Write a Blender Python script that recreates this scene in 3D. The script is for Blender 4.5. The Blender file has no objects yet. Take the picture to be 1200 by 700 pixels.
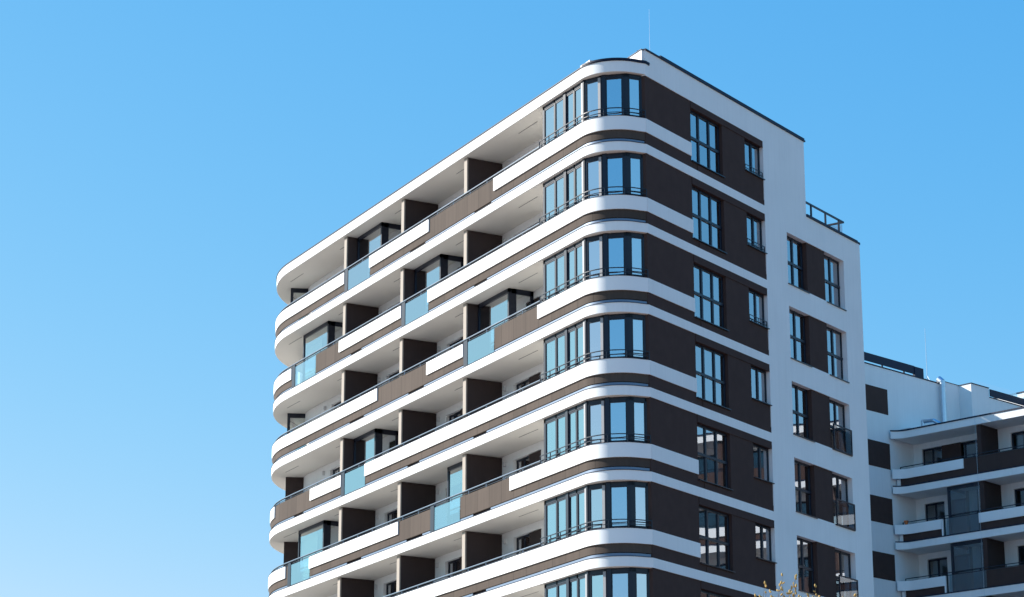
import bpy, bmesh, math, random
from mathutils import Vector
random.seed(7)
S = bpy.context.scene
R = math.radians
# ------------------------------------------------------------------ camera
cam = bpy.data.objects.new('camera', bpy.data.cameras.new('camera'))
S.collection.objects.link(cam)
cam.location = (69.668, -41.104, -32.668)
cam.rotation_euler = (math.pi / 2 + 0.28576, 0, 1.08280)
cam.data.sensor_width = 36
cam.data.lens = 85.845
cam.data.clip_end = 6000
S.camera = cam
# ------------------------------------------------------------------ light
SUN_H = Vector((-0.73, -0.68, 0)).normalized()
SUN_EL = R(30)
W = bpy.data.worlds.new('World'); S.world = W; W.use_nodes = True
nt = W.node_tree; nt.nodes.clear()
sky = nt.nodes.new('ShaderNodeTexSky'); sky.sky_type = 'NISHITA'; sky.sun_disc = False
sky.sun_elevation = SUN_EL; sky.sun_rotation = math.atan2(SUN_H.x, SUN_H.y)
sky.air_density = 1.0; sky.dust_density = 0.2; sky.ozone_density = 6.0; sky.altitude = 100
bg = nt.nodes.new('ShaderNodeBackground'); bg.inputs['Strength'].default_value = 0.10
wo = nt.nodes.new('ShaderNodeOutputWorld')
# deep, saturated spring sky: per-channel response of the sky colour
sp = nt.nodes.new('ShaderNodeSeparateColor'); cb_ = nt.nodes.new('ShaderNodeCombineColor'); nt.links.new(sky.outputs[0], sp.inputs[0])
for ch, (pw, mul, mx_) in enumerate(((1.65, 0.56, 2.0), (0.68, 1.24, 3.9), (0.25, 2.66, 6.5))):
    n1 = nt.nodes.new('ShaderNodeMath'); n1.operation = 'POWER'; n1.inputs[1].default_value = pw; nt.links.new(sp.outputs[ch], n1.inputs[0])
    n2 = nt.nodes.new('ShaderNodeMath'); n2.operation = 'MULTIPLY'; n2.inputs[1].default_value = mul; nt.links.new(n1.outputs[0], n2.inputs[0])
    n3 = nt.nodes.new('ShaderNodeMath'); n3.operation = 'MINIMUM'; n3.inputs[1].default_value = mx_; nt.links.new(n2.outputs[0], n3.inputs[0])
    nt.links.new(n3.outputs[0], cb_.inputs[ch])
nt.links.new(cb_.outputs[0], bg.inputs[0]); nt.links.new(bg.outputs[0], wo.inputs[0])
sl = bpy.data.lights.new('sun', 'SUN'); sl.energy = 4.4; sl.angle = R(0.5); sl.color = (1.0, 0.95, 0.88)
sun = bpy.data.objects.new('sun', sl); S.collection.objects.link(sun)
sd = Vector((SUN_H.x * math.cos(SUN_EL), SUN_H.y * math.cos(SUN_EL), math.sin(SUN_EL)))
sun.rotation_euler = (-sd).to_track_quat('-Z', 'Y').to_euler()
S.view_settings.view_transform = 'Standard'; S.view_settings.look = 'None'
S.view_settings.exposure = 1.25; S.view_settings.gamma = 1

# ------------------------------------------------------------------ materials
def mat(name, col, rough=0.8, metal=0.0, noise=0.0, nscale=3.0, bump=0.0, bscale=60.0, spec=0.5, streak=0.0, joint=0.0):
    m = bpy.data.materials.new(name); m.use_nodes = True
    n = m.node_tree; b = n.nodes['Principled BSDF']
    b.inputs['Roughness'].default_value = rough; b.inputs['Metallic'].default_value = metal
    b.inputs['Specular IOR Level'].default_value = spec
    b.inputs['Base Color'].default_value = (*col, 1)
    geo = n.nodes.new('ShaderNodeNewGeometry')
    src = None
    def mix(prev, fac_out, lo, hi):
        mr = n.nodes.new('ShaderNodeMapRange'); mr.inputs[3].default_value = lo; mr.inputs[4].default_value = hi
        n.links.new(fac_out, mr.inputs[0])
        mm = n.nodes.new('ShaderNodeMix'); mm.data_type = 'RGBA'; mm.blend_type = 'MULTIPLY'; mm.inputs[0].default_value = 1
        if prev is None: mm.inputs[6].default_value = (*col, 1)
        else: n.links.new(prev, mm.inputs[6])
        n.links.new(mr.outputs[0], mm.inputs[7])
        return mm.outputs[2]
    if noise:
        t = n.nodes.new('ShaderNodeTexNoise'); t.inputs['Scale'].default_value = nscale; t.inputs['Detail'].default_value = 8
        n.links.new(geo.outputs['Position'], t.inputs['Vector'])
        src = mix(src, t.outputs['Fac'], 1 - noise, 1 + noise)
    if streak:
        mp = n.nodes.new('ShaderNodeMapping'); mp.inputs['Scale'].default_value = (9, 9, 0.5)
        n.links.new(geo.outputs['Position'], mp.inputs['Vector'])
        t = n.nodes.new('ShaderNodeTexNoise'); t.inputs['Scale'].default_value = 1; t.inputs['Detail'].default_value = 6
        n.links.new(mp.outputs[0], t.inputs['Vector'])
        src = mix(src, t.outputs['Fac'], 1 - streak, 1 + streak)
    if joint:
        sx = n.nodes.new('ShaderNodeSeparateXYZ'); n.links.new(geo.outputs['Position'], sx.inputs[0])
        d = n.nodes.new('ShaderNodeMath'); d.operation = 'DIVIDE'; d.inputs[1].default_value = joint; n.links.new(sx.outputs[0], d.inputs[0])
        f = n.nodes.new('ShaderNodeMath'); f.operation = 'FRACT'; n.links.new(d.outputs[0], f.inputs[0])
        g = n.nodes.new('ShaderNodeMath'); g.operation = 'GREATER_THAN'; g.inputs[1].default_value = 0.025; n.links.new(f.outputs[0], g.inputs[0])
        src = mix(src, g.outputs[0], 0.45, 1.0)
        fl = n.nodes.new('ShaderNodeMath'); fl.operation = 'FLOOR'; n.links.new(d.outputs[0], fl.inputs[0])
        sz = n.nodes.new('ShaderNodeMath'); sz.operation = 'MULTIPLY_ADD'; sz.inputs[1].default_value = 0.3333; n.links.new(sx.outputs[2], sz.inputs[0]); 
        sz.inputs[2].default_value = 60.0
        fz = n.nodes.new('ShaderNodeMath'); fz.operation = 'FLOOR'; n.links.new(sz.outputs[0], fz.inputs[0])
        cb = n.nodes.new('ShaderNodeCombineXYZ'); n.links.new(fl.outputs[0], cb.inputs[0]); n.links.new(fz.outputs[0], cb.inputs[1])
        wn = n.nodes.new('ShaderNodeTexWhiteNoise'); n.links.new(cb.outputs[0], wn.inputs['Vector'])
        src = mix(src, wn.outputs['Value'], 0.9, 1.1)
    if src: n.links.new(src, b.inputs['Base Color'])
    if bump:
        t = n.nodes.new('ShaderNodeTexNoise'); t.inputs['Scale'].default_value = bscale; t.inputs['Detail'].default_value = 4
        n.links.new(geo.outputs['Position'], t.inputs['Vector'])
        bp = n.nodes.new('ShaderNodeBump'); bp.inputs['Strength'].default_value = bump; bp.inputs['Distance'].default_value = 0.01
        n.links.new(t.outputs['Fac'], bp.inputs['Height']); n.links.new(bp.outputs[0], b.inputs['Normal'])
    return m

def glassmat(name, tint, ior, wav=0.0):
    m = bpy.data.materials.new(name); m.use_nodes = True
    n = m.node_tree; n.nodes.clear()
    o = n.nodes.new('ShaderNodeOutputMaterial'); mx = n.nodes.new('ShaderNodeMixShader')
    tr = n.nodes.new('ShaderNodeBsdfTransparent'); tr.inputs[0].default_value = (*tint, 1)
    gl = n.nodes.new('ShaderNodeBsdfGlossy'); gl.inputs['Roughness'].default_value = 0.015; gl.inputs[0].default_value = (0.94, 0.96, 1, 1)
    gm = n.nodes.new('ShaderNodeNewGeometry')
    def M(op, x, y):
        q = n.nodes.new('ShaderNodeMath'); q.operation = op
        for i, v in enumerate((x, y)):
            if v is None: continue
            if isinstance(v, (int, float)): q.inputs[i].default_value = v
            else: n.links.new(v, q.inputs[i])
        return q.outputs[0]
    dt = n.nodes.new('ShaderNodeVectorMath'); dt.operation = 'DOT_PRODUCT'
    n.links.new(gm.outputs['Incoming'], dt.inputs[0]); n.links.new(gm.outputs['True Normal'], dt.inputs[1])
    c1 = M('SUBTRACT', 1.0, M('ABSOLUTE', dt.outputs['Value'], None)); c5 = M('POWER', c1, 5.0)
    sch = M('ADD', M('MULTIPLY', c5, 1 - ior), ior)          # Schlick, ior = reflectance at normal incidence
    fac = M('MULTIPLY', sch, M('SUBTRACT', 1.0, gm.outputs['Backfacing']))
    n.links.new(fac, mx.inputs[0]); n.links.new(tr.outputs[0], mx.inputs[1]); n.links.new(gl.outputs[0], mx.inputs[2])
    if wav:
        geo = n.nodes.new('ShaderNodeNewGeometry')
        t = n.nodes.new('ShaderNodeTexNoise'); t.inputs['Scale'].default_value = 1.1; t.inputs['Detail'].default_value = 1
        n.links.new(geo.outputs['Position'], t.inputs['Vector'])
        bp = n.nodes.new('ShaderNodeBump'); bp.inputs['Strength'].default_value = 1.0; bp.inputs['Distance'].default_value = wav
        n.links.new(t.outputs['Fac'], bp.inputs['Height']); n.links.new(bp.outputs[0], gl.inputs['Normal'])
    n.links.new(mx.outputs[0], o.inputs[0])
    return m

WHITE = mat('white render', (0.80, 0.80, 0.79), 0.92, noise=0.06, streak=0.05, nscale=0.7, bump=0.25, bscale=45, spec=0.2)
WPANEL = mat('white cladding', (0.82, 0.82, 0.81), 0.6, noise=0.02, nscale=1.5, spec=0.3)
BROWN = mat('brown render', (0.066, 0.042, 0.037), 0.95, noise=0.16, nscale=2.6, streak=0.06, bump=0.35, bscale=50, spec=0.15)
BPANEL = mat('brown cladding', (0.074, 0.057, 0.047), 0.8, streak=0.20, noise=0.08, nscale=0.9, joint=0.97, spec=0.12)
BSIDE = mat('dark brown partition', (0.050, 0.036, 0.034), 0.85, noise=0.08, streak=0.08, spec=0.2)
BEIGE = mat('beige edge', (0.30, 0.26, 0.22), 0.8, noise=0.05)
SOFFIT = mat('soffit paint', (0.67, 0.635, 0.58), 0.95, noise=0.03, nscale=0.5, spec=0.1)
INNER = mat('interior paint', (0.42, 0.41, 0.38), 0.95, noise=0.05)
POST = mat('light aluminium post', (0.26, 0.26, 0.27), 0.45, noise=0.05)
DIM = mat('dim interior tone', (0.13, 0.15, 0.12), 0.9, noise=0.1)  # dimness of the rooms put into an olive base colour
SLOT = mat('expansion joint', (0.10, 0.10, 0.10), 0.9, noise=0.05)
FLASH = mat('zinc flashing', (0.15, 0.20, 0.28), 0.4, metal=0.4, noise=0.15, nscale=2.0)
CAP = mat('dark metal coping', (0.010, 0.017, 0.042), 0.5, noise=0.1, nscale=2.0, spec=0.2)
STEEL = mat('painted steel rail', (0.012, 0.018, 0.032), 0.35, noise=0.08, nscale=4, spec=0.35)
RAIL = mat('grey steel rail', (0.26, 0.32, 0.40), 0.3, metal=0.3, noise=0.08)
FRAME = mat('window frame', (0.011, 0.015, 0.028), 0.35, noise=0.06, spec=0.35)
SILL = mat('metal sill', (0.03, 0.035, 0.05), 0.3, metal=0.4, noise=0.1)
GALV = mat('galvanised duct', (0.55, 0.62, 0.70), 0.3, metal=0.9, noise=0.12, nscale=5)
FABRIC = mat('curtain fabric', (0.62, 0.61, 0.58), 0.95, noise=0.06, nscale=6)
ROOFM = mat('roof membrane', (0.16, 0.16, 0.17), 0.9, noise=0.15)
LAMPM = mat('lamp housing', (0.55, 0.55, 0.56), 0.5, noise=0.05)
WOOD = mat('orange wood panel', (0.35, 0.13, 0.04), 0.6, noise=0.2, streak=0.2)
GLASS = glassmat('window glass', (0.50, 0.58, 0.64), 0.68, 0.001)
RGLASS = glassmat('facade window glass', (0.46, 0.56, 0.62), 0.50, 0.001)
DGLASS = glassmat('dark glass', (0.60, 0.70, 0.74), 0.14, 0.0)
CLEAR = glassmat('balustrade glass', (0.70, 0.86, 0.92), 0.62, 0.0)
GREENG = glassmat('winter garden glass', (0.60, 0.76, 0.68), 0.62, 0.0)
BARK = mat('bark', (0.10, 0.075, 0.05), 0.9, noise=0.3, nscale=20, bump=0.5, bscale=60)
TERRA = mat('terracotta', (0.55, 0.16, 0.05), 0.8, noise=0.1)
TWIG = mat('twig bark', (0.13, 0.09, 0.055), 0.8, noise=0.2, nscale=30)
BUD = mat('yellow catkin', (0.44, 0.28, 0.08), 0.8, noise=0.35, nscale=25)
GRASS = mat('dry lawn', (0.21, 0.142, 0.125), 0.95, noise=0.4, nscale=0.6, bump=0.4, bscale=15)
ABSORB = mat('bounce absorbing dark', (0.045, 0.045, 0.047), 0.95, noise=0.2, nscale=0.8)  # kept very dark so the added sheet returns little light
BOUNCE = mat('pale bounce surface', (0.34, 0.32, 0.29), 0.9, noise=0.22, nscale=0.35, bump=0.3, bscale=8)  # kept pale so the added sheet throws light up at the facade

# ------------------------------------------------------------------ mesh helpers
class MB:
    def __init__(s): s.v = []; s.f = []
    def quadbox(s, pts):            # 8 points: bottom 4, top 4
        b = len(s.v); s.v += [tuple(p) for p in pts]
        s.f += [tuple(b + i for i in q) for q in ((3, 2, 1, 0), (4, 5, 6, 7), (0, 1, 5, 4), (1, 2, 6, 5), (2, 3, 7, 6), (3, 0, 4, 7))]
    def quad(s, *p):
        b = len(s.v); s.v += [tuple(x) for x in p]; s.f.append((b, b + 1, b + 2, b + 3))
    def box(s, L, a0, a1, d0, d1, z0, z1):   # in a local wall frame L(s, d, z)
        s.quadbox([L(a0, d0, z0), L(a1, d0, z0), L(a1, d1, z0), L(a0, d1, z0),
                   L(a0, d0, z1), L(a1, d0, z1), L(a1, d1, z1), L(a0, d1, z1)])
    def band(s, path, z0, z1, d0, d1):       # path = list of (x, y, nx, ny)
        b = len(s.v); n = len(path)
        for (x, y, nx, ny) in path:
            s.v += [(x + nx * d0, y + ny * d0, z0), (x + nx * d1, y + ny * d1, z0), (x + nx * d1, y + ny * d1, z1), (x + nx * d0, y + ny * d0, z1)]
        for i in range(n - 1):
            for k in range(4):
                j = (k + 1) % 4
                s.f.append((b + 4 * i + k, b + 4 * (i + 1) + k, b + 4 * (i + 1) + j, b + 4 * i + j))
        s.f.append((b, b + 1, b + 2, b + 3)); e = b + 4 * (n - 1); s.f.append((e + 3, e + 2, e + 1, e))
    def poly(s, pts, z0, z1):
        b = len(s.v); n = len(pts)
        s.v += [(p[0], p[1], z0) for p in pts] + [(p[0], p[1], z1) for p in pts]
        s.f.append(tuple(b + i for i in reversed(range(n)))); s.f.append(tuple(b + n + i for i in range(n)))
        for i in range(n):
            j = (i + 1) % n; s.f.append((b + i, b + j, b + n + j, b + n + i))
    def tube(s, p, q, r0, r1=None, n=8):
        r1 = r0 if r1 is None else r1
        p = Vector(p); q = Vector(q); ax = (q - p)
        if ax.length < 1e-6: return
        ax.normalize()
        u = ax.orthogonal().normalized(); w = ax.cross(u); b = len(s.v)
        for (c, r) in ((p, r0), (q, r1)):
            for i in range(n):
                a = 2 * math.pi * i / n; s.v.append(tuple(c + r * (math.cos(a) * u + math.sin(a) * w)))
        for i in range(n):
            j = (i + 1) % n; s.f.append((b + i, b + j, b + n + j, b + n + i))
        s.f.append(tuple(b + i for i in reversed(range(n)))); s.f.append(tuple(b + n + i for i in range(n)))
    def wall(s, L, d0, d1, xs, zs, solid):   # perforated wall on a grid
        xs = sorted(set(round(x, 4) for x in xs)); zs = sorted(set(round(z, 4) for z in zs))
        nx, nz = len(xs) - 1, len(zs) - 1
        g = [[solid((xs[i] + xs[i + 1]) / 2, (zs[k] + zs[k + 1]) / 2) for k in range(nz)] for i in range(nx)]
        at = lambda i, k: 0 <= i < nx and 0 <= k < nz and g[i][k]
        for i in range(nx):
            for k in range(nz):
                if not g[i][k]: continue
                a, b_, c, d = xs[i], xs[i + 1], zs[k], zs[k + 1]
                s.quad(L(a, d1, c), L(b_, d1, c), L(b_, d1, d), L(a, d1, d))
                s.quad(L(b_, d0, c), L(a, d0, c), L(a, d0, d), L(b_, d0, d))
                if not at(i - 1, k): s.quad(L(a, d0, c), L(a, d1, c), L(a, d1, d), L(a, d0, d))
                if not at(i + 1, k): s.quad(L(b_, d1, c), L(b_, d0, c), L(b_, d0, d), L(b_, d1, d))
                if not at(i, k - 1): s.quad(L(a, d0, c), L(b_, d0, c), L(b_, d1, c), L(a, d1, c))
                if not at(i, k + 1): s.quad(L(a, d1, d), L(b_, d1, d), L(b_, d0, d), L(a, d0, d))
    def build(s, name, m, parent=None, smooth=False, clean=True):
        me = bpy.data.meshes.new(name); me.from_pydata(s.v, [], s.f)
        if clean:
            bm = bmesh.new(); bm.from_mesh(me); bmesh.ops.remove_doubles(bm, verts=bm.verts, dist=1e-5)
            bmesh.ops.recalc_face_normals(bm, faces=bm.faces); bm.to_mesh(me); bm.free()
        me.materials.append(m)
        if smooth:
            me.polygons.foreach_set('use_smooth', [True] * len(me.polygons)); me.set_sharp_from_angle(angle=R(40))
        o = bpy.data.objects.new(name, me); S.collection.objects.link(o)
        if parent: o.parent = parent
        return o

def thing(name, loc, label, cat, group=None):
    o = bpy.data.objects.new(name, None); S.collection.objects.link(o); o.location = loc
    o['label'] = label; o['category'] = cat
    if group: o['group'] = group
    return o
def adopt(part, parent):            # keep world coordinates of a mesh written in world space
    part.parent = parent
    return part
def empty_part(name, parent):
    o = bpy.data.objects.new(name, None); S.collection.objects.link(o); o.parent = parent; return o
def copy_part(o, parent, dz=0, loc=None):
    c = o.copy(); S.collection.objects.link(c); c.parent = parent
    if loc is not None: c.location = loc
    c.location.z += dz
    for ch in o.children:
        d = ch.copy(); S.collection.objects.link(d); d.parent = c
    return c
def frame3(o, t):                   # local wall frame; outward normal to the right of t
    ox, oy = o; tx, ty = t; nx, ny = ty, -tx
    return lambda s, d, z: (ox + s * tx + d * nx, oy + s * ty + d * ny, z)

# ------------------------------------------------------------------ geometry of the plan
H = 3.0; NF = 9
GZ = -34.3
PHI = -0.4656945902
T = (math.sin(PHI), math.cos(PHI)); N = (math.cos(PHI), -math.sin(PHI))
COR = (T[0] * 2.04, T[1] * 2.04)
RF = frame3((0, 0), T)              # right facade: s along, d outward
LF = frame3((0, 0), (1, 0))         # left facade: s = x, d outward (-y)
RA, RB = 1.5, 7.0
UA, UB, UE = -2.45, -29.6, -38.0
U1 = UA + RA * math.pi / 2; U2 = U1 + (COR[1] - RA)
def pt(u):
    if u < UB:
        a = (UB - u) / RB; return (UB - RB * math.sin(a), RB - RB * math.cos(a), -math.sin(a), -math.cos(a))
    if u <= UA: return (u, 0, 0, -1)
    if u < U1:
        a = (u - UA) / RA; return (UA + RA * math.sin(a), RA - RA * math.cos(a), math.sin(a), -math.cos(a))
    if u <= U2: 
        k = (u - U1) / (U2 - U1); x = UA + RA + (COR[0] - UA - RA) * k; return (x, RA + (COR[1] - RA) * k, 1, 0)
    s = 2.04 + u - U2; return (T[0] * s, T[1] * s, N[0], N[1])
def path(a, b):
    us = {a, b}
    for k in range(0, 25):
        u = UA + (U1 - UA) * k / 24
        if a < u < b: us.add(u)
    u = UB
    while u > a:
        if u < b: us.add(u)
        u -= 0.3
    if a < U2 < b: us.add(U2); us.add(U2 + 1e-3)
    if a < UA < b: us.add(UA)
    return [pt(u) for u in sorted(us)]
def su(s): return s - 2.04 + U2      # right-facade coordinate to path coordinate

# ------------------------------------------------------------------ ground
g = MB(); g.poly([(-3000, -3000), (3000, -3000), (3000, 3000), (-3000, 3000)], GZ - 0.5, GZ)
go = g.build('ground', GRASS); go['kind'] = 'structure'
g = MB(); g.poly([(-40, 17), (30, 17), (30, 90), (-40, 90)], GZ + 0.004, GZ + 0.12)  # unseen dark sheet, added to cut bounce light on the wing
go = g.build('bounce_absorber', ABSORB); go['kind'] = 'structure'
g = MB(); g.poly([(-110, -90), (4, -90), (4, 1.0), (-110, 1.0)], GZ + 0.004, GZ + 0.10)  # unseen pale sheet, added to bounce sun onto the left facade and soffits
go = g.build('bounce_sheet', BOUNCE); go['kind'] = 'structure'

# ================================================================== main tower
tower = thing('apartment_tower', (0, 0, 0), 'tall white and brown apartment tower with rounded corners, striped balconies and the highest roof', 'apartment building')
SM = True
def P_(mb, name, m, parent=tower, smooth=False): return mb.build(name, m, parent, smooth)

# slabs with white edge, rooms' ceilings included
inR = [RF(s, -0.32, 0)[:2] for s in (2.3, 18.1)]
back = [RF(18.1, -6, 0)[:2], (-36.5, 13.8)]
def footprint(a, top=False):
    p = [q[:2] for q in path(a, U2)]
    p += [RF(2.3, -0.32, 0)[:2], RF(13.6 if top else 18.1, -0.32, 0)[:2], RF(13.6 if top else 18.1, -7, 0)[:2], (-36.2, 13.8)]
    return p
for k in range(0, 11):
    mb = MB()
    if k == 0: mb.poly(footprint(UE, True), 0.02, 0.43); sl_ = P_(mb, 'roof_slab', WHITE, smooth=True)
    else: mb.poly(footprint(UE), -k * H, -k * H + 0.341); sl_ = P_(mb, 'balcony_slab', WHITE, smooth=True)
    # soffit board 2 mm below, set in from the edge (the white edge itself is render)
    z = (0.02 if k == 0 else -k * H)
    s2 = MB(); s2.band(path(-37.5, U2 - 0.02), z - 0.012, z - 0.002, -1.70, -0.035); s2.build('soffit', SOFFIT, sl_, True)
    for c in (-30.2, -24.6, -18.9, -13.1, -7.75):
        if k > 0 and c < -31 or c < -33: continue
        jt = MB(); jt.box(LF, c - 0.75, c + 0.75, -0.69, -0.665, z - 0.018, z - 0.0125)
        jt.build('soffit_joint', SLOT, sl_)
    if k:
        fl = MB(); zz = z + 0.341
        segs = []; a = UE
        for c in (-34.2, -28.4, -22.6, -16.85, -11.05):
            segs.append((a, c)); a = c + (1.45 if k % 2 else 1.1)
        segs.append((a, U2 - 0.02))
        for (p0, p1) in segs: fl.band(path(p0, p1), zz + 0.002, zz + 0.125, -0.10, -0.075)
        fl.build('flashing', FLASH, sl_, True)
        lip = MB(); lip.band(path(UE, U2 - 0.02), zz + 0.002, zz + 0.018, -0.08, 0.018); lip.build('drip_edge', CAP, sl_, True)
    else:
        cp = MB(); cp.band(path(UE, U2 + 0.25), 0.432, 0.465, -0.5, 0.03); cp.band(path(-2.3, U2 + 0.25), 0.467, 0.53, -0.5, 0.045)
        cp.build('coping', CAP, sl_, True)

# parapets of the balconies, one per floor
XW = -38.0
rows = {
    0: dict(white=[(XW, -23.33), (-20.72, -15.0), (-9.31, su(5.19))], glass=[(-22.97, -20.72)]),
    1: dict(white=[(XW, -28.99), (-23.73, -17.52), (-15.01, su(5.19))], glass=[(-28.6, -26.3), (-17.15, -15.01)]),
    2: dict(white=[(XW, -19.73), (-15.06, -11.86), (-5.8, su(5.19))], glass=[(-11.49, -9.29)]),
    3: dict(white=[(XW, -30.75), (-26.52, -23.26), (-20.84, su(5.19))], glass=[(-22.91, -20.84)]),
    4: dict(white=[(XW, -29.08), (-26.44, -17.53), (-7.97, su(5.19))], glass=[(-28.5, -26.44), (-14.28, -12.07)]),
    5: dict(white=[(XW, su(5.19))], glass=[]),
    6: dict(white=[(XW, su(5.19))], glass=[]),
    7: dict(white=[(XW, su(5.19))], glass=[]),
    8: dict(white=[(XW, su(5.19))], glass=[]),
}
for j in range(0, NF):
    zb = -(j + 1) * H
    r = rows[j]
    # brown runs everywhere except at the glass gaps
    gaps = sorted((a - 0.36, b) for a, b in r['glass'])
    segs = []; a = UE
    for (p, q) in gaps: segs.append((a, p)); a = q
    segs.append((a, U2 - 0.01))
    br = MB()
    for (p, q) in segs: br.band(path(p, q), zb + 0.49, zb + 1.315, -0.13, -0.055)
    par = br.build('parapet', BPANEL, tower, True)
    for (p, q) in r['white']:
        w = MB(); q2 = min(q, U2 - 0.01) ; w.band(path(p, q2), zb + 0.801, zb + 1.317, -0.054, 0.0)
        w.build('white_panel', WPANEL, par, True)
        c = MB(); c.band(path(p + 0.01, q2), zb + 1.318, zb + 1.335, -0.14, 0.012); c.build('panel_coping', CAP, par, True)
    for (p, q) in r['glass']:
        gz = MB(); gz.band(path(p, q - 0.02), zb + 0.40, zb + 1.30, -0.06, -0.045); gz.build('glass_panel', CLEAR, par)
        ps = MB(); ps.band(path(p - 0.34, p - 0.02), zb + 0.345, zb + 1.40, -0.12, -0.03)
        ps.build('gap_post', STEEL, par)
    # hand rail
    hr = MB(); hb = path(UE, -5.62)
    hr.band(hb, zb + 1.495, zb + 1.52, -0.14, -0.10)
    ur = MB(); ur.band(hb, zb + 1.462, zb + 1.494, -0.15, -0.09); ur.build('rail_underside', STEEL, par)
    lr = MB(); lr.band(hb, zb + 1.375, zb + 1.395, -0.13, -0.10); lr.build('lower_rail', STEEL, par)
    u = -37.6
    while u < -5.7:
        x, y, nx, ny = pt(u); hr.tube((x - nx * -0 + nx * -0.12, y + ny * -0.12, zb + 1.3), (x + nx * -0.12, y + ny * -0.12, zb + 1.48), 0.022, n=6); u += 1.45
    hr.build('handrail', RAIL, par)
    # guard rail curving round the corner glazing
    gr = MB(); gp = path(-5.6, U2 - 0.03)
    gr.band(gp, zb + 1.60, zb + 1.63, -0.02, 0.015); gr.band(gp, zb + 1.445, zb + 1.465, -0.02, 0.01)
    for u in (-5.58, -4.85, -4.15, -3.4, -2.7, -2.0, -1.35, -0.65, 0.2):
        x, y, nx, ny = pt(u); gr.tube((x, y, zb + 1.33), (x, y, zb + 1.62), 0.018, n=6)
    gr.build('guard_rail', STEEL, par)

# partitions between balconies
PX = (-11.84, -17.62, -23.42)
def partition(x, j):
    z0, z1 = -(j + 1) * H + 0.345, -j * H - (0.015 if j else -0.005)
    mb = MB(); mb.box(LF, x - 0.25, x, -1.74, -0.21, z0, z1 - 0.02); p = P_(mb, 'partition', BSIDE)
    e = MB(); e.box(LF, x - 0.26, x - 0.004, -0.208, -0.15, z0, z1 - 0.004); e.build('edge_strip', BEIGE, p)
    return p
boxes = {0: [(-23.40, -20.90)], 1: [(-29.2, -26.4), (-17.60, -15.15)], 2: [(-11.83, -9.25)], 3: [(-23.40, -21.2)],
         4: [(-29.2, -26.4), (-14.40, -12.1)], 5: [], 6: [], 7: [], 8: []}
for j in range(0, NF):
    for i, x in enumerate(PX):
        partition(x, j)

# glazed winter gardens on the balconies
def winter_garden(x0, x1, j):
    z0, z1 = -(j + 1) * H + 0.345, -j * H - 0.014 + (0.02 if j == 0 else 0)
    root = empty_part('winter_garden', tower)
    f = MB(); d = -0.65; w = 0.09
    f.box(LF, x0, x1, d - 0.1, d, z1 - 0.16, z1); f.box(LF, x0, x1, d - 0.1, d, z0, z0 + 0.1)
    f.box(LF, x0, x0 + w, d - 0.1, d, z0, z1); f.box(LF, x1 - w - 0.02, x1, d - 0.12, d, z0, z1)
    f.box(LF, x1 - 0.1, x1, -1.72, d - 0.12, z1 - 0.2, z1); f.box(LF, x1 - 0.1, x1, -1.72, d - 0.12, z0, z0 + 0.1)
    f.box(LF, x1 - 0.1, x1, -0.98, d - 0.12, z0, z1); f.box(LF, x1 - 0.1, x1, -1.72, -1.6, z0, z1)
    f.build('frame', FRAME, root, clean=False)
    q = MB(); q.box(LF, x0 + w, x1 - w, d - 0.06, d - 0.04, z0 + 0.1, z1 - 0.16); q.box(LF, x1 - 0.06, x1 - 0.04, -1.6, -0.98, z0 + 0.1, z1 - 0.2)
    q.build('glass', GREENG, root)
    rb = MB(); rb.box(LF, x0 + 0.02, x1 - 0.15, -1.62, -1.56, z0, z1 - 0.02)  # dark panel in place of the dim open room behind the glass
    rb.build('dim_backing', DIM, root)
    return root
for j, lst in boxes.items():
    for a, b in lst: winter_garden(a, b, j)

# end glazing beyond the last balcony: box turned with the curve of the facade
EF = frame3((-31.87, 1.08), (math.cos(R(-28)), math.sin(R(-28))))   # local s runs to the right
def end_box(j, dark):
    z0, z1 = -(j + 1) * H + 0.345, -j * H - 0.014 + (0.02 if j == 0 else 0)
    a = (-31.89, 1.09); b = (-31.4, 2.3)
    SFr = frame3(a, ((b[0] - a[0]) / 1.305, (b[1] - a[1]) / 1.305))   # side face, outward +x
    if dark:
        mb = MB(); mb.box(SFr, 0, 1.3, -0.25, 0, z0, z1); return P_(mb, 'partition', BSIDE)
    root = empty_part('winter_garden', tower)
    f = MB(); f.box(SFr, 0, 0.13, -0.12, 0, z0, z1); f.box(SFr, 0.13, 1.3, -0.1, 0, z1 - 0.2, z1); f.box(SFr, 0.13, 1.3, -0.1, 0, z0, z0 + 0.1); f.box(SFr, 1.18, 1.3, -0.1, 0, z0 + 0.1, z1 - 0.2)
    FFr = frame3(a, (-math.cos(R(30)), math.sin(R(30))))
    f.box(FFr, 0.0, 2.2, 0.0, 0.1, z1 - 0.2, z1); f.box(FFr, 2.1, 2.2, 0.0, 0.1, z0, z1 - 0.2)
    f.build('frame', FRAME, root, clean=False)
    q = MB(); q.box(SFr, 0.13, 1.18, -0.06, -0.04, z0 + 0.1, z1 - 0.2); q.box(FFr, 0.02, 2.1, 0.03, 0.05, z0, z1 - 0.2)
    q.build('glass', GREENG, root)
for j in range(NF):
    if j in (0, 2): end_box(j, False)
    elif j in (3, 4, 6): end_box(j, True)

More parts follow.
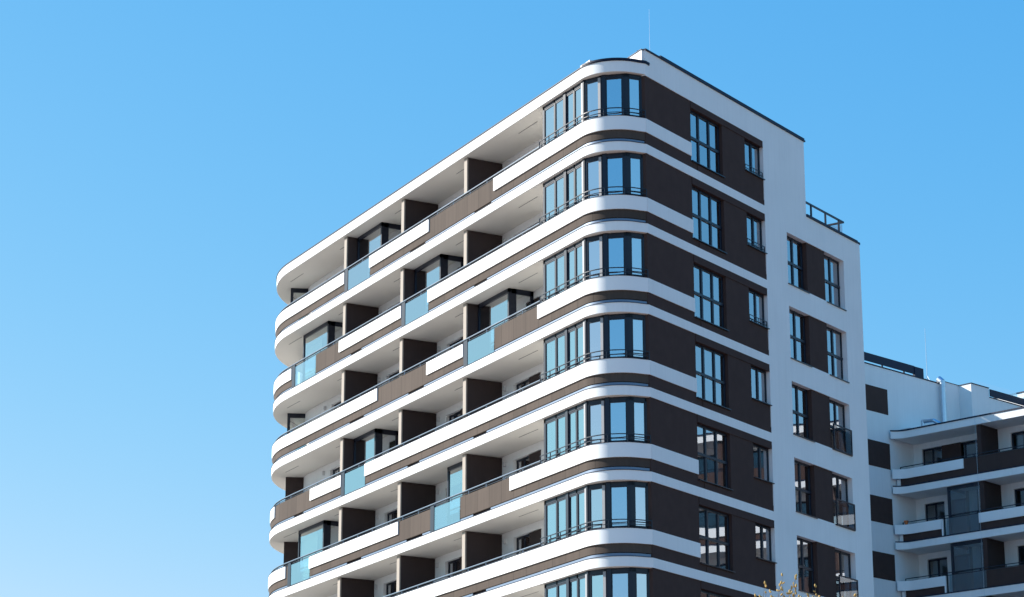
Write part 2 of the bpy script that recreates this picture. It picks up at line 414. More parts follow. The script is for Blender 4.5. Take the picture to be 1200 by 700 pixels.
# back wall of the balconies with door openings
doors = []
for c in (-5.84, -11.64, -17.44, -23.24): doors.append((c - 5.08, c - 2.87))
doors = [(a, min(b, 0)) for a, b in doors]
def bw_solid(x, z):
    if x > -5.9: return False
    rel = z - math.floor(z / H) * H          # 0..3 above slab bottom
    for a, b in doors:
        if a < x < b and 0.36 < rel < 2.70: return False
    return True
zs = [0.0, 0.02]
for j in range(0, 11): zs += [-(j + 1) * H + 0.0, -(j + 1) * H + 0.36, -(j + 1) * H + 2.70]
xs = [-30.6, -5.9, -5.6] + [v for d_ in doors for v in d_]
mb = MB(); mb.wall(LF, -2.0, -1.73, xs, zs, bw_solid)
# curved far end of the back wall
cv = []
for i in range(13):
    a = R(60) * i / 12; cv.append((-30.6 - 4.2 * math.sin(a), 1.73 + 4.2 - 4.2 * math.cos(a), -math.sin(a), -math.cos(a)))
cv.reverse(); mb.band(cv, -33, 0.02, -0.27, 0.0)
P_(mb, 'back_wall', WHITE, smooth=True)
for j in range(0, NF):
    for i, (a, b) in enumerate(doors):
        zt, z0 = -j * H - 0.30, -(j + 1) * H + 0.37
        root = empty_part('balcony_door', tower)
        f = MB(); m_ = a + 1.2
        for (p, q) in ((a, a + 0.07), (m_ - 0.04, m_ + 0.04), (b - 0.07, b), (a + 0.57, a + 0.65)): f.box(LF, p, q, -1.95, -1.87, z0, zt)
        f.box(LF, a, b, -1.95, -1.87, zt - 0.08, zt); f.build('frame', FRAME, root, clean=False)
        q = MB(); q.box(LF, a + 0.07, b - 0.07, -1.92, -1.90, z0, zt - 0.08); q.build('glass', GLASS, root)
        s_ = MB(); s_.box(LF, m_ + 0.02, b - 0.02, -1.86, -1.76, z0, zt - 0.02); s_.build('shutter_panel', BSIDE, root)
        lp = MB()
        for lx in (a - 0.62,): lp.box(LF, lx - 0.05, lx + 0.05, -1.728, -1.62, zt - 0.13, zt + 0.05)
        lp.build('wall_lamp', LAMPM, tower)

# corner glazing (rounded bay)
BG = [(-5.58, 0.14), (-2.42, 0.14), (-1.72, 0.46), (-1.14, 1.12), (-1.06, 1.80)]
def bay(j):
    zt, z0 = -j * H - 0.02 + (0.035 if j == 0 else 0), -(j + 1) * H + 1.34
    root = empty_part('corner_glazing', tower)
    fr_, gl_ = MB(), MB()
    for i in range(4):
        a, b = BG[i], BG[i + 1]; L = math.hypot(b[0] - a[0], b[1] - a[1]); F = frame3(a, ((b[0] - a[0]) / L, (b[1] - a[1]) / L))
        if i == 0: cuts = [(0.0, 0.13), (0.86, 0.96), (1.62, 1.80), (2.32, 2.42), (3.0, L)]
        elif i == 1: cuts = [(0, 0.08), (L - 0.13, L)]
        elif i == 2: cuts = [(0, 0.16), (L - 0.14, L)]
        else: cuts = [(0, 0.14), (L - 0.12, L)]
        fr_.box(F, 0, L, -0.09, 0, zt - 0.14, zt); fr_.box(F, 0, L, -0.09, 0, z0 - 0.02, z0 + 0.10)
        for (p, q) in cuts:
            dd = 0.03 if (q - p) > 0.15 else 0.0
            fr_.box(F, p, q, -0.09, dd, z0, zt)
        for (c0, c1) in zip(cuts[:-1], cuts[1:]):
            gl_.box(F, c0[1], c1[0], -0.055, -0.035, z0 + 0.1, zt - 0.14)
            fr_.box(F, c0[1] + 0.004, c0[1] + 0.022, -0.05, -0.012, z0 + 0.10, zt - 0.14); fr_.box(F, c1[0] - 0.022, c1[0] - 0.004, -0.05, -0.012, z0 + 0.10, zt - 0.14)
            fr_.box(F, c0[1], c1[0], -0.05, -0.012, zt - 0.19, zt - 0.14)
    pp = MB()
    for (i, p, q) in ((0, 2.99, 3.10), (1, 0.63, 0.74)):
        a, b = BG[i], BG[i + 1]; L = math.hypot(b[0] - a[0], b[1] - a[1]); F = frame3(a, ((b[0] - a[0]) / L, (b[1] - a[1]) / L))
        pp = MB(); pp.box(F, p, q, 0.001, 0.045, z0 + 0.05, zt - 0.1); pp.build('post_cover', POST, root)
    fr_.build('frame', FRAME, root, clean=False); gl_.build('glass', GLASS, root)
    sw = MB(); sw.box(LF, -5.58, -5.45, -1.99, -0.24, -(j + 1) * H + 0.345, -j * H - 0.014); sw.build('side_wall', WHITE, root)
    fl = MB(); fl.band([(-5.58, 0.2, 0, -1), (-2.42, 0.2, 0, -1), (-1.72, 0.5, .64, -.77), (-1.18, 1.12, .9, -.43), (-1.1, 1.80, 1, 0)], z0 - 0.04, z0 - 0.025, -0.5, 0.1)
    fl.build('inner_sill', INNER, root)
    for (c0, c1, dr) in (((-5.4, -4.7, 0.5),), ((-3.8, -3.3, 1.3),), ((-4.6, -3.9, 0.3), (-3.2, -2.6, 0.8)), ((-5.4, -4.7, 1.5),))[j % 4]:
        bl_ = MB(); bl_.box(LF, c0, c1, -0.34, -0.33, zt - 0.1 - dr, zt - 0.1); bl_.build('blind', FABRIC, root)
    if j not in (1, 4):
        cu = MB(); n = 40
        for (c0, c1, yy) in ((-5.2, -3.6, 0.55), ) if j % 2 else ((-3.4, -2.5, 0.5),):
            P0 = [(c0 + (c1 - c0) * i / n, yy + 0.03 * math.sin(i * 1.3), 0, -1) for i in range(n + 1)]
            cu.band(P0, z0, zt - 0.1, -0.004, 0.004)
        cu.build('curtain', FABRIC, root)
    return root
for j in range(NF): bay(j)

# ------------------------------------------------------------------ right facade
def zrel(z): return z - math.floor(z / H) * H
def inbig(s, z, j0=0):
    return 5.19 < s < 7.49 and z < 0 and 0.64 < zrel(z) < 2.72 and z > -NF * H
def insmall(s, z): return 9.19 < s < 10.56 and z < 0 and 1.42 < zrel(z) < 2.74 and z > -NF * H
def in2(s, z): return 12.25 < s < 16.95 and z < -3 and 0.64 < zrel(z) < 2.72 and z > -NF * H
def white_solid(s, z):
    if in2(s, z): return False
    if s > 13.9 and z > -2.2: return False
    if s > 10.56: return True
    if z > -0.02: return True
    r = zrel(z)
    if z < -3 + 0.35 and r < 0.341: return True
    if z < -1 and 0.801 < r < 1.317 and s < 5.19: return True
    return False
def brown_solid(s, z):
    if s > 10.56 or z > -0.02: return False
    if white_solid(s, z): return False
    return not (inbig(s, z) or insmall(s, z))
zs = [-0.02, 0.957, -2.2, -34.3]
for k in range(0, 12):
    zs += [-k * H + v for v in (0, 0.341, 0.64, 0.801, 1.317, 1.42, 2.72, 2.74) if -k * H + v < 0.95 and (k > 0)]
zs.append(0.0)
zs = [z for z in zs if not (-0.019 < z < 0.9)] 
xs = [2.04, 5.19, 7.49, 9.19, 10.56, 12.25, 13.9, 16.95, 18.42]
mb = MB(); mb.wall(RF, -0.30, 0.0, xs, zs, white_solid)
# return walls: far end and the set-back parapet
mb.box(RF, 18.12, 18.42, -7.0, -0.301, -34.3, -2.2)
mb.box(RF, 13.6, 13.9, -7.0, -0.301, -2.2, 0.957)
RT = frame3((COR[0] - 30, 1.69), (1, 0))
mb.poly([(-28, 1.69), (-0.935, 1.69), (-1.06, 1.96), (-28, 1.96)], 0.432, 0.954)
P_(mb, 'side_wall', WHITE)
mb = MB(); mb.wall(RF, -0.30, -0.03, xs, zs, brown_solid); bw = P_(mb, 'brown_wall', BROWN)
# lintel and sill strips set slightly proud of the brown field
st = MB()
for j in range(NF):
    z = -j * H
    st.box(RF, 5.19, 10.55, -0.029, -0.004, z - 0.279, z - 0.021 if j == 0 else z - 0.002)
    st.box(RF, 5.6, 10.55, -0.029, -0.006, z - 2.658, z - 2.44)
st.build('render_band', BROWN, bw)
# coping of the tower parapet and of the terrace
cp = MB(); cp.box(RF, 2.03, 13.98, -0.34, 0.045, 0.958, 1.015); cp.poly([(-28, 1.665), (-0.91, 1.665), (-0.97, 1.825), (-28, 1.96)], 0.957, 0.985); P_(cp, 'coping', CAP)
cp = MB(); cp.box(RF, 3.1, 13.95, -0.30, 0.02, 1.017, 1.10); P_(cp, 'roof_upstand', CAP)
cp = MB(); cp.box(RF, 13.905, 18.2, -0.36, 0.05, -2.199, -2.10)
arc = [(RF(18.2, -0.2 + 0.25 * math.sin(a), 0)[0] , 0) for a in (0,)]
cp.box(RF, 18.2, 18.5, -7.0, 0.0, -2.199, -2.10); P_(cp, 'terrace_coping', CAP)
rt = MB(); rt.poly([RF(13.9, -0.3, 0)[:2], RF(18.12, -0.3, 0)[:2], RF(18.12, -7, 0)[:2], RF(13.9, -7, 0)[:2]], -2.6, -2.3); P_(rt, 'terrace_floor', ROOFM)
rt = MB(); rt.poly([(-30, 2.3), (-1.6, 2.3), RF(13.5, -0.4, 0)[:2], RF(13.5, -6.9, 0)[:2], (-30, 13)], 0.435, 0.50); P_(rt, 'roof_membrane', ROOFM)
rl = MB(); rl.box(RF, 13.93, 17.3, -0.14, -0.08, -1.56, -1.49)
for s in (14.53, 15.73, 16.87): rl.box(RF, s - 0.035, s + 0.035, -0.14, -0.08, -2.1, -1.56)
rl.box(RF, 17.22, 17.3, -3.0, -0.14, -1.56, -1.49); rl.box(RF, 17.24, 17.28, -3.0, -2.9, -2.3, -1.56)
ro = P_(rl, 'terrace_railing', STEEL); q = MB(); q.box(RF, 17.25, 17.265, -2.9, -0.15, -2.05, -1.6); q.build('glass_panel', CLEAR, ro)
# small white roof box and a lightning rod
mb = MB(); mb.box(LF, -2.9, -2.2, -0.75, -0.25, 0.47, 0.74); P_(mb, 'vent_box', WPANEL)
def rod(base, h, parent, w=1.0):
    m_ = MB(); b_ = Vector(base)
    m_.tube(b_, b_ + Vector((0, 0, h * .35)), 0.03, 0.02); m_.tube(b_ + Vector((0, 0, h * .35)), b_ + Vector((0, 0, h)), 0.010 * w, 0.006 * w)
    for a in (0, 2.1, 4.2): m_.tube(b_ + Vector((0.3 * math.cos(a), 0.3 * math.sin(a), 0)), b_ + Vector((0, 0, 0.5)), 0.012)
    return m_.build('lightning_rod', GALV, parent)
rod(RF(7.2, -3.0, 1.0), 4.1, tower)

# windows of the right facade
def window(F, s0, s1, z0, z1, d, cols, transom=None, sill=True, parent=tower, curtain=None, guard=None, fw=0.065, blind=None):
    root = empty_part('window', parent)
    f, q = MB(), MB()
    dz0 = z0 + 0.03
    f.box(F, s0, s1, d - 0.07, d, z1 - fw - 0.02, z1); f.box(F, s0, s1, d - 0.07, d, z0, z0 + fw)
    cuts = [s0 + (s1 - s0) * c for c in cols]
    edges = [s0] + cuts + [s1]
    f.box(F, s0, s0 + fw, d - 0.07, d, z0, z1); f.box(F, s1 - fw, s1, d - 0.07, d, z0, z1)
    for c in cuts: f.box(F, c - fw * 0.75, c + fw * 0.75, d - 0.07, d + 0.012, z0, z1)
    if transom: f.box(F, s0, s1, d - 0.07, d + 0.022, transom - 0.05, transom + 0.05)
    tilt = 0
    for a, b in zip(edges[:-1], edges[1:]):
        o = random.uniform(-0.004, 0.004)
        q.quadbox([F(a + 0.02, d - 0.045, z0 + 0.03), F(b - 0.02, d - 0.045 + o, z0 + 0.03), F(b - 0.02, d - 0.03 + o, z0 + 0.03), F(a + 0.02, d - 0.03, z0 + 0.03),
                   F(a + 0.02, d - 0.045, z1 - 0.03), F(b - 0.02, d - 0.045 + o, z1 - 0.03), F(b - 0.02, d - 0.03 + o, z1 - 0.03), F(a + 0.02, d - 0.03, z1 - 0.03)])
    f.build('frame', FRAME, root, clean=False); q.build('glass', RGLASS, root)
    if sill:
        m_ = MB(); m_.box(F, s0 - 0.02, s1 + 0.04, d + 0.001, 0.045, z0 - 0.035, z0 - 0.003); m_.build('sill', SILL, root)
    if curtain:
        cu = MB()
        for (p, e, zc) in curtain:
            n = max(8, int((e - p) / 0.035)); v = []
            P0 = []
            for i in range(n + 1):
                s = p + (e - p) * i / n; dd = d - 0.22 + 0.03 * math.sin(i * 1.4 + p)
                x, y, _ = F(s, dd, 0); x2, y2, _ = F(s, dd + 1, 0); P0.append((x, y, x2 - x, y2 - y))
            cu.band(P0, zc, z1 - 0.05, -0.003, 0.003)
        cu.build('curtain', FABRIC, root)
    if guard:
        ga, gb = guard; m_ = MB()
        if gb == 'rails':
            for zz in (0.10, 0.24): m_.box(F, s0 + 0.02, s1 - 0.02, d + 0.10, d + 0.125, z0 + zz, z0 + zz + 0.022)
            for s in (s0 + 0.03, (s0 + s1) / 2, s1 - 0.03): m_.box(F, s - 0.012, s + 0.012, d + 0.10, d + 0.125, z0, z0 + 0.26)
            m_.build('guard_rail', STEEL, root)
        else:
            zz = z0 + 1.02
            m_.box(F, s0 + 0.03, s1 + 0.0, 0.03, 0.075, zz - 0.05, zz); m_.box(F, s0 + 0.03, s1, 0.03, 0.075, z0 - 0.02, z0 + 0.03)
            m_.box(F, s0 + 0.03, s0 + 0.08, 0.03, 0.075, z0 + 0.03, zz - 0.05); m_.box(F, s1 - 0.05, s1, 0.03, 0.075, z0 + 0.03, zz - 0.05)
            m_.build('guard_frame', STEEL, root, clean=False)
            g_ = MB(); g_.box(F, s0 + 0.08, s1 - 0.05, 0.045, 0.06, z0 + 0.03, zz - 0.05); g_.build('guard_glass', DGLASS, root)
    return root
rnd = random.Random(3)
for j in range(NF):
    z = -j * H
    cur = [(7.1, 7.42, z - 2.3)] if j < 4 else ([(6.9, 7.42, z - 2.3), (5.25, 5.5, z - 2.3)] if j % 2 else [(6.5, 7.4, z - 2.3)])
    window(RF, 5.19, 7.49, z - 2.36, z - 0.28, -0.16, (0.335, 0.665), z - 1.37, curtain=cur)
    window(RF, 9.19, 10.56, z - 1.58, z - 0.26, -0.16, (0.52,), None, guard=(0, 'rails') if j < 3 else None, curtain=[(10.0, 10.5, z - 1.5)])
    if j >= 1:
        cA = {3: [(12.3, 13.0, z - 1.6)], 4: [(12.7, 13.2, z - 1.9)]}.get(j, [(13.2, 13.75, z - 2.3)] if j % 2 else None)
        window(RF, 12.25, 13.88, z - 2.36, z - 0.28, -0.22, (0.5,), z - 1.37, curtain=cA)
        cB = {3: [(15.4, 15.9, z - 2.2)], 4: [(15.4, 16.9, z - 2.2)], 5: [(15.4, 16.3, z - 2.3)]}.get(j, [(16.2, 16.9, z - 2.2)])
        window(RF, 15.39, 16.95, z - 2.36, z - 0.28, -0.22, (0.5,), z - 1.37, curtain=cB, guard=(0, 'glass') if j >= 3 else None)
        m_ = MB(); m_.box(RF, 13.90, 15.37, -0.29, -0.045, z - 2.359, z - 0.281); P_(m_, 'brown_infill', BROWN)
# interior core so rooms are closed
mb = MB()
ins = [(-34, 7.5), (-7.5, 7.5), RF(8, -4.2, 0)[:2], RF(17.9, -4.2, 0)[:2], RF(17.9, -4.5, 0)[:2], RF(8, -4.5, 0)[:2], (-7.7, 7.8), (-34, 7.8)]
mb.poly(ins, -34.3, -2.6); mb.poly([(-34, 7.5), (-7.5, 7.5), RF(8, -4.2, 0)[:2], RF(13.5, -4.2, 0)[:2], RF(13.5, -4.5, 0)[:2], RF(8, -4.5, 0)[:2], (-7.7, 7.8), (-34, 7.8)], -2.59, 0.0)
rw = MB()
mb.box(RF, 8.3, 8.45, -4.1, -0.31, -34.3, 0.0); mb.box(RF, 11.3, 11.45, -4.1, -0.31, -34.3, 0.0); mb.box(RF, 14.6, 14.75, -4.1, -0.31, -34.3, -2.6)
P_(mb, 'interior_wall', INNER)
mb = MB(); mb.band([(-36.3, 3.4, -1, 0), (-36.3, 13.9, -1, 0)], GZ, 0.42, -0.3, 0); mb.box(frame3((-36.3, 13.9), (1, 0)), 0, 22, 0, 0.3, GZ, 0.42)
P_(mb, 'rear_wall', WHITE)

# ================================================================== rear block
H2 = R(-15.5); T2 = (math.sin(H2), math.cos(H2)); N2 = (T2[1], -T2[0])
B0 = (-33.052 - T2[0] * -1.0, 34.765 - T2[1] * -1.0)     # along = 0
BF = frame3(B0, T2)
block = thing('apartment_block', (B0[0], B0[1], GZ), 'plain white side wall with dark square panels and a flat roof behind the tall tower', 'apartment building')
def PB(mb, name, m, parent=None, smooth=False, clean=True):
    o = mb.build(name, m, None, smooth, clean); o.parent = parent or block
    if parent is None: o.location = (-block.location.x, -block.location.y, -block.location.z)
    return o
mb = MB(); mb.box(BF, -13, 5.75, -14, 0, GZ, 0.84)
mb.box(BF, 5.752, 7.33, -14, 0, GZ, 1.05)
mb.box(BF, 7.332, 9.0, -14, 0.84, GZ, 1.03)
mb.box(BF, 9.002, 30, -14, 0.84, GZ, 0.50)
PB(mb, 'wall', WHITE)
mb = MB(); mb.box(BF, -13, 5.70, -14, 0.035, 0.842, 0.90); mb.box(BF, 5.752, 7.33, -14, 0.03, 1.052, 1.08); mb.box(BF, 7.30, 8.99, -14, 0.88, 1.032, 1.075); mb.box(BF, 9.0, 30, -14, 0.87, 0.502, 0.55)
PB(mb, 'coping', CAP, clean=False)
for k in range(0, 8):
    mb = MB(); mb.box(BF, -1.2, 0.86, -0.02, 0.012, -0.31 - 3 * k - 1.41, -0.31 - 3 * k); PB(mb, 'brown_panel', BROWN)
# roof railing with its deep dark fascia
mb = MB(); mb.box(BF, -13, 3.62, -0.25, -0.18, 1.10, 1.55)
s = -12.5
while s < 4.4: mb.box(BF, s - 0.05, s + 0.05, -0.24, -0.19, 0.9, 1.12); s += 1.9
mb.box(BF, 3.60, 4.38, -0.3, -0.15, 0.9, 1.52); PB(mb, 'roof_railing', CAP, clean=False)
# galvanised duct with elbow at the top
mb = MB(); c = BF(5.5, 0.26, 0)
mb.tube((c[0], c[1], -2.6), (c[0], c[1], 0.98), 0.15, n=14); d_ = BF(5.5, 0.02, 0); mb.tube((c[0], c[1], 0.90), (d_[0], d_[1], 1.12), 0.17, n=14)
for zz in (-1.5, -0.4, 0.6): mb.tube((c[0], c[1], zz), (c[0], c[1], zz + 0.05), 0.165, n=14)
PB(mb, 'duct', GALV, smooth=True)
o = rod(BF(5.3, -0.6, 0.9), 3.2, block, 2.2); o.location = (-block.location.x, -block.location.y, -block.location.z)
# terrace balustrade with dark fascia and glass above
mb = MB(); mb.box(BF, 9.01, 12.6, 0.86, 0.92, 0.58, 0.98); PB(mb, 'terrace_fascia', CAP)
mb = MB(); mb.box(BF, 7.6, 12.6, 0.80, 0.82, 1.0, 1.30); PB(mb, 'terrace_glass', CLEAR)
mb = MB(); mb.box(BF, 12.62, 18, -6, 1.42, GZ, 1.47); PB(mb, 'stair_core', WHITE)
mb = MB(); mb.box(BF, 12.58, 18.04, -6, 1.46, 1.472, 1.53); PB(mb, 'core_coping', CAP)

# ================================================================== wing with balconies
HW = R(72); TW = (math.sin(HW), math.cos(HW))
W0 = (-33.64, 36.89)
WF = frame3(W0, TW)
wing = thing('apartment_wing', (W0[0], W0[1], GZ), 'shaded lower apartment wing with white balconies behind the tower at the right edge', 'apartment building')
def PW(mb, name, m, parent=None, smooth=False, clean=False):
    o = mb.build(name, m, None, smooth, clean)
    if parent is None:
        o.parent = wing; o.location = (-wing.location.x, -wing.location.y, -wing.location.z)
    else: o.parent = parent
    return o
WL = 40.0
def cpath(a, b, r=0.9):           # wing slab edge: small rounded inner start then straight
    pts = []
    if a < r:
        for i in range(9):
            t = i / 8; ang = R(58) * (1 - t)
            s = r - r * math.sin(ang); d = r * (math.cos(ang) - 1) * -1
            pts.append((s, d, -math.sin(ang) * -1, math.cos(ang)))
    else: pts.append((a, 0, 0, 1))
    pts.append((b, 0, 0, 1)); out = []
    nx, ny = TW[1], -TW[0]
    for (s, d, ns, nd) in pts:
        x, y, _ = WF(s, d, 0); vx = TW[0] * -ns + nx * nd; vy = TW[1] * -ns + ny * nd
        out.append((x, y, nx, ny))
    return out
for k in range(1, 10):
    z = -3 * k - 0.04
    mb = MB(); mb.band(cpath(0, WL), z, z + (0.385 if k == 1 else 0.37), -3.0, 0)
    sb = PW(mb, 'balcony_slab', WHITE, smooth=True)
    c = MB(); c.band(cpath(0, WL), z + 0.388, z + 0.46, -0.6, 0.035) if k == 1 else c.band(cpath(0, WL), z + 0.372, z + 0.43, -0.12, 0.02)
    PW(c, 'coping' if k == 1 else 'drip_edge', CAP, sb)
wrow = {1: ([(0, 4.33)], [(0.32, WL)], []), 2: ([(0, 2.77), (5.1, 9.5), (14, 22), (26, WL)], [(0.3, 2.75), (5.1, WL)], [(2.8, 5.1)]), 3: ([(0, 2.8), (11, 17), (22, 30)], [(0.32, 2.78), (5.35, WL)], [(2.8, 5.35)]),
        4: ([(0, WL)], [(0.3, WL)], []), 5: ([(0, 12), (18, WL)], [(0.3, WL)], [])}
for k in range(1, 9):
    zb = -3 * (k + 1) - 0.06
    wh, br, gl = wrow.get(k, wrow[4] if k % 2 else wrow[5])
    b = MB()
    for (p, q) in br: b.band(cpath(p, q) if p > 1 else cpath(1.0, q)[:0] + [(*WF(p, 0, 0)[:2], TW[1], -TW[0]), (*WF(q, 0, 0)[:2], TW[1], -TW[0])], zb + 0.44, zb + 1.325, -0.14, -0.06)
    par = PW(b, 'parapet', BROWN)
    for (p, q) in wh:
        w = MB(); w.band(cpath(p, q), zb + 0.83, zb + 1.34, -0.058, 0.0); PW(w, 'white_panel', WPANEL, par, True)
        if p == 0:
            e = MB(); e.box(WF, 0.10, 0.31, -0.10, -0.03, zb + 0.44, zb + 0.83); PW(e, 'end_block', WPANEL, par)
    for (p, q) in gl:
        g_ = MB(); g_.box(WF, p + 0.3, q, -0.07, -0.055, zb + 0.45, zb + 1.33); PW(g_, 'glass_panel', DGLASS, par, False, True)
        g_ = MB(); g_.box(WF, p - 0.0, p + 0.07, -0.10, -0.0, zb + 0.42, zb + 1.34); PW(g_, 'end_post', WPANEL, par)
    hr = MB(); hr.box(WF, 0.3, WL, -0.12, -0.08, zb + 1.47, zb + 1.51); hr.box(WF, 0.05, WL, -0.12, -0.08, zb + 1.342, zb + 1.375)
    s = 0.32
    while s < WL: hr.box(WF, s - 0.02, s + 0.02, -0.12, -0.08, zb + 1.37, zb + 1.48); s += 1.55
    PW(hr, 'handrail', STEEL, par)
# wing partitions, back wall, doors
wd = []
c = 0.6
while c < WL - 3: wd.append((c, c + 1.25)); wd.append((c + 5.6, c + 6.8)); c += 5.8 * 2
wd = [(0.62, 1.88), (2.3, 4.3), (6.2, 7.9), (8.6, 10.6), (12.0, 13.6), (14.4, 16.2), (17.8, 19.4), (20.2, 22.0), (23.6, 25.2), (26, 27.8), (29.4, 31), (31.8, 33.6), (35.2, 37)]
def ww_solid(s, z):
    rel = (z + 0.04) % 3.0
    for i, (a, b) in enumerate(wd):
        if a < s < b and 0.38 < rel < 2.68 and z < -3.04: return False
    return True
zs = [GZ, -2.66] 
for k in range(1, 11): zs += [-3 * k - 0.04, -3 * (k + 1) - 0.04 + 0.38, -3 * (k + 1) - 0.04 + 2.68]
zs = [max(GZ, z) for z in zs]
mb = MB(); mb.wall(WF, -2.0, -1.73, [0, WL] + [v for d_ in wd for v in d_], zs, ww_solid); PW(mb, 'back_wall', WHITE)
mb = MB(); mb.box(WF, 0, WL, -9, -4.5, GZ, -2.8); PW(mb, 'interior_wall', DIM)
mb = MB(); mb.box(WF, -0.3, WL, -9, -2.8, -2.78, -2.66); PW(mb, 'roof_membrane', ROOFM)
for k in range(1, 9):
    zt = -3 * k - 0.04
    zb = zt - 2.63
    for x in (5.44, 11.24, 17.04, 22.84, 28.64, 34.44):
        m_ = MB(); m_.box(WF, x - 0.25, x, -1.72, -0.16, zb, zt - 0.004); p = PW(m_, 'partition', BSIDE)
        m_ = MB(); m_.box(WF, x - 0.255, x - 0.004, -0.158, -0.12, zb, zt - 0.006); PW(m_, 'edge_strip', BROWN, p)
    for i, (a, b) in enumerate(wd):
        root = empty_part('balcony_door', wing); root.location = (-wing.location.x, -wing.location.y, -wing.location.z)
        f, q = MB(), MB(); z0, z1 = zb + 0.02, zt - 0.34
        for (p, e) in ((a, a + 0.07), ((a + b) / 2 - 0.05, (a + b) / 2 + 0.05), (b - 0.07, b)): f.box(WF, p, e, -1.90, -1.83, z0, z1)
        f.box(WF, a, b, -1.90, -1.83, z1 - 0.09, z1)
        PW(f, 'frame', FRAME, root); q.box(WF, a + 0.05, b - 0.05, -1.88, -1.86, z0, z1 - 0.05); PW(q, 'glass', DGLASS, root, False, True)
        if k == 1 and i == 1:
            sp_ = MB(); sp_.box(WF, 1.90, 3.1, -1.80, -1.70, z0, z1 + 0.02); PW(sp_, 'shutter_panel', BROWN, root)
        if (i + k) % 3 == 0:
            cu = MB(); cu.box(WF, a + 0.1, a + 0.5, -2.12, -2.1, z0, z1); PW(cu, 'curtain', FABRIC, root)
    bx = {2: [(3.15, 5.18)], 3: [(3.18, 5.18)], 1: []}.get(k, [(9.0, 11.0)] if k % 2 else [(14.8, 16.8)])
    for (a, b) in bx:
        root = empty_part('winter_garden', wing); root.location = (-wing.location.x, -wing.location.y, -wing.location.z)
        f = MB(); d = -0.15
        f.box(WF, a, b, d - 0.1, d, zt - 0.19, zt - 0.002); f.box(WF, a, a + 0.14, d - 0.1, d, zb, zt - 0.19); f.box(WF, a, b, d - 0.1, d, zb, zb + 0.06)
        f.box(WF, a, a + 0.08, -1.7, d - 0.1, zt - 0.15, zt - 0.002); PW(f, 'frame', FRAME, root)
        q = MB(); q.box(WF, a + 0.14, b, d - 0.06, d - 0.04, zb + 0.06, zt - 0.19); q.box(WF, a + 0.03, a + 0.05, -1.7, d - 0.1, zb, zt - 0.15); PW(q, 'glass', DGLASS, root, False, True)
        cu = MB(); nn = 24
        P0 = []
        for i in range(nn + 1):
            s = a + 0.9 + 0.5 * i / nn; x, y, _ = WF(s, -0.8 + 0.03 * math.sin(i * 1.7), 0); P0.append((x, y, TW[1], -TW[0]))
        cu.band(P0, zb, zt - 0.2, -0.003, 0.003); PW(cu, 'curtain', FABRIC, root)
        dm = MB(); dm.box(WF, a + 0.16, b, -1.70, -1.64, zb, zt - 0.02); PW(dm, 'dim_backing', DIM, root)  # added dark panel, its colour carries the dimness inside the box
        if k == 2:
            wp = MB(); wp.box(WF, a + 1.45, a + 1.8, -0.9, -0.86, zb + 0.1, zt - 0.2); PW(wp, 'wood_panel', WOOD, root)
# vents on the wing roof
mb = MB(); mb.tube(WF(1.35, -0.9, -2.6), WF(1.35, -0.9, -2.05), 0.12, n=12); mb.tube(WF(1.3, -0.9, -2.08), WF(2.0, -0.9, -2.12), 0.11, n=12); mb.tube(WF(2.0, -0.9, -2.12), WF(2.5, -1.0, -2.45), 0.11, n=12)
PW(mb, 'roof_duct', GALV, smooth=True)
mb = MB(); mb.box(WF, 0.15, 0.75, -0.9, -0.5, -2.6, -2.38); PW(mb, 'vent_box', LAMPM)
# rainwater chain down the wing front
mb = MB(); mb.tube(WF(5.2, 0.02, -2.2), WF(5.2, 0.02, GZ), 0.007, n=6); PW(mb, 'downpipe_cable', GALV)

pot = thing('flower_pot', WF(0.52, -0.10, -3 * 3 - 0.06 + 1.376), 'small orange flower pot on the parapet at the inner end of a shaded balcony', 'flower pot')
m_ = MB(); m_.tube((0, 0, 0), (0, 0, 0.16), 0.08, 0.115, n=14); m_.tube((0, 0, 0.16), (0, 0, 0.20), 0.128, 0.128, n=14); m_.build('pot', TERRA, pot, True)
m_ = MB(); m_.tube((0, 0, 0.19), (0, 0, 0.206), 0.10, 0.10, n=12); m_.build('soil', BARK, pot)
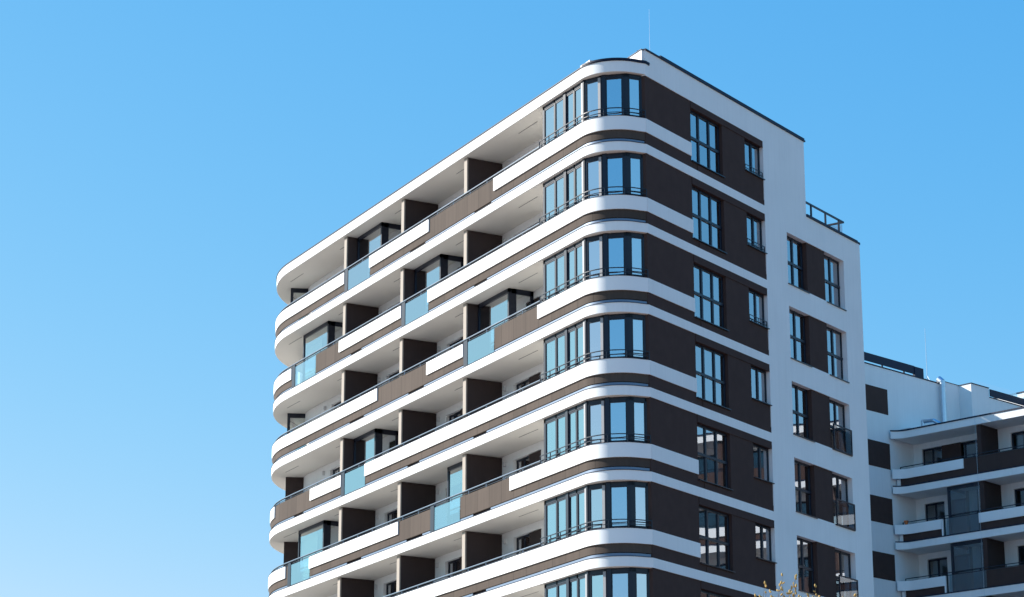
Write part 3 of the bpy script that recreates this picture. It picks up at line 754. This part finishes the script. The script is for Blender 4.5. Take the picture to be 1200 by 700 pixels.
# ================================================================== budding tree
def dirfrom(px, py):                # view ray used only to choose where the tree stands
    pass
TB = Vector((42.29, -22.63, GZ))
tree = thing('budding_tree', TB, 'small bare tree tip with yellow buds in front of the tower at the bottom', 'tree')
tree.rotation_euler = (0, 0, R(30)); tree.scale = (0.948, 0.948, 0.948)
rng = random.Random(5); brng = random.Random(5)
wood = MB(); tw = MB(); buds = MB()
def bud(p, d, r, l):
    d = d.normalized(); u = d.orthogonal().normalized(); w = d.cross(u); b = len(buds.v)
    prof = ((0, 0.15), (0.25, 0.85), (0.55, 1.0), (0.85, 0.6), (1.0, 0.1))
    for (t, k) in prof:
        for i in range(6):
            a = i * math.pi / 3; buds.v.append(tuple(p + d * l * t + (u * math.cos(a) + w * math.sin(a)) * r * k))
    for s in range(4):
        for i in range(6):
            j = (i + 1) % 6; buds.f.append((b + s * 6 + i, b + s * 6 + j, b + s * 6 + 6 + j, b + s * 6 + 6 + i))
tips = []
def grow(p, d, L, r, lev):
    n = 4; q = p.copy(); dd = d.copy()
    for i in range(n):
        nd = (dd + Vector((rng.uniform(-.14, .14), rng.uniform(-.14, .14), rng.uniform(-.05, .12)))).normalized()
        e = q + nd * L / n; r2 = r * (1 - 0.55 * (i + 1) / n) if lev else r * (1 - 0.5 * (i + 1) / n)
        ra = r * (1 - 0.55 * i / n) if lev else r * (1 - 0.5 * i / n)
        (wood if lev < 2 else tw).tube(q, e, ra, r2, n=6 if lev < 3 else 4)
        if lev < 4 and i >= (1 if lev else 2):
            for _ in range(2 if lev else 4):
                a = rng.uniform(0, 6.283); sp = rng.uniform(0.45, 0.95)
                side = Vector((math.cos(a), math.sin(a), 0)); bd = (nd * 0.85 + side * sp * 0.75 + Vector((0, 0, 0.35))).normalized()
                if rng.random() < (0.95 if lev < 3 else 0.75): grow(e, bd, L * rng.uniform(0.42, 0.62), max(0.0035, r2 * 0.6), lev + 1)
        if lev >= 3:
            for _ in range(2):
                if brng.random() < 0.5:
                    side = Vector((brng.uniform(-1, 1), brng.uniform(-1, 1), brng.uniform(0.1, 1.1)))
                    bud(e, side, brng.uniform(0.010, 0.017), brng.uniform(0.03, 0.055))
        q, dd = e, nd
    if lev >= 2: bud(q, dd + Vector((0, 0, .4)), 0.015, 0.055)
grow(Vector((0, 0, 0)), Vector((0, 0, 1)), 3.78, 0.07, 0)
tk = wood.build('trunk', BARK, tree, True, clean=False); tw.build('crown', TWIG, tree, clean=False); buds.build('buds', BUD, tree, True, clean=False)
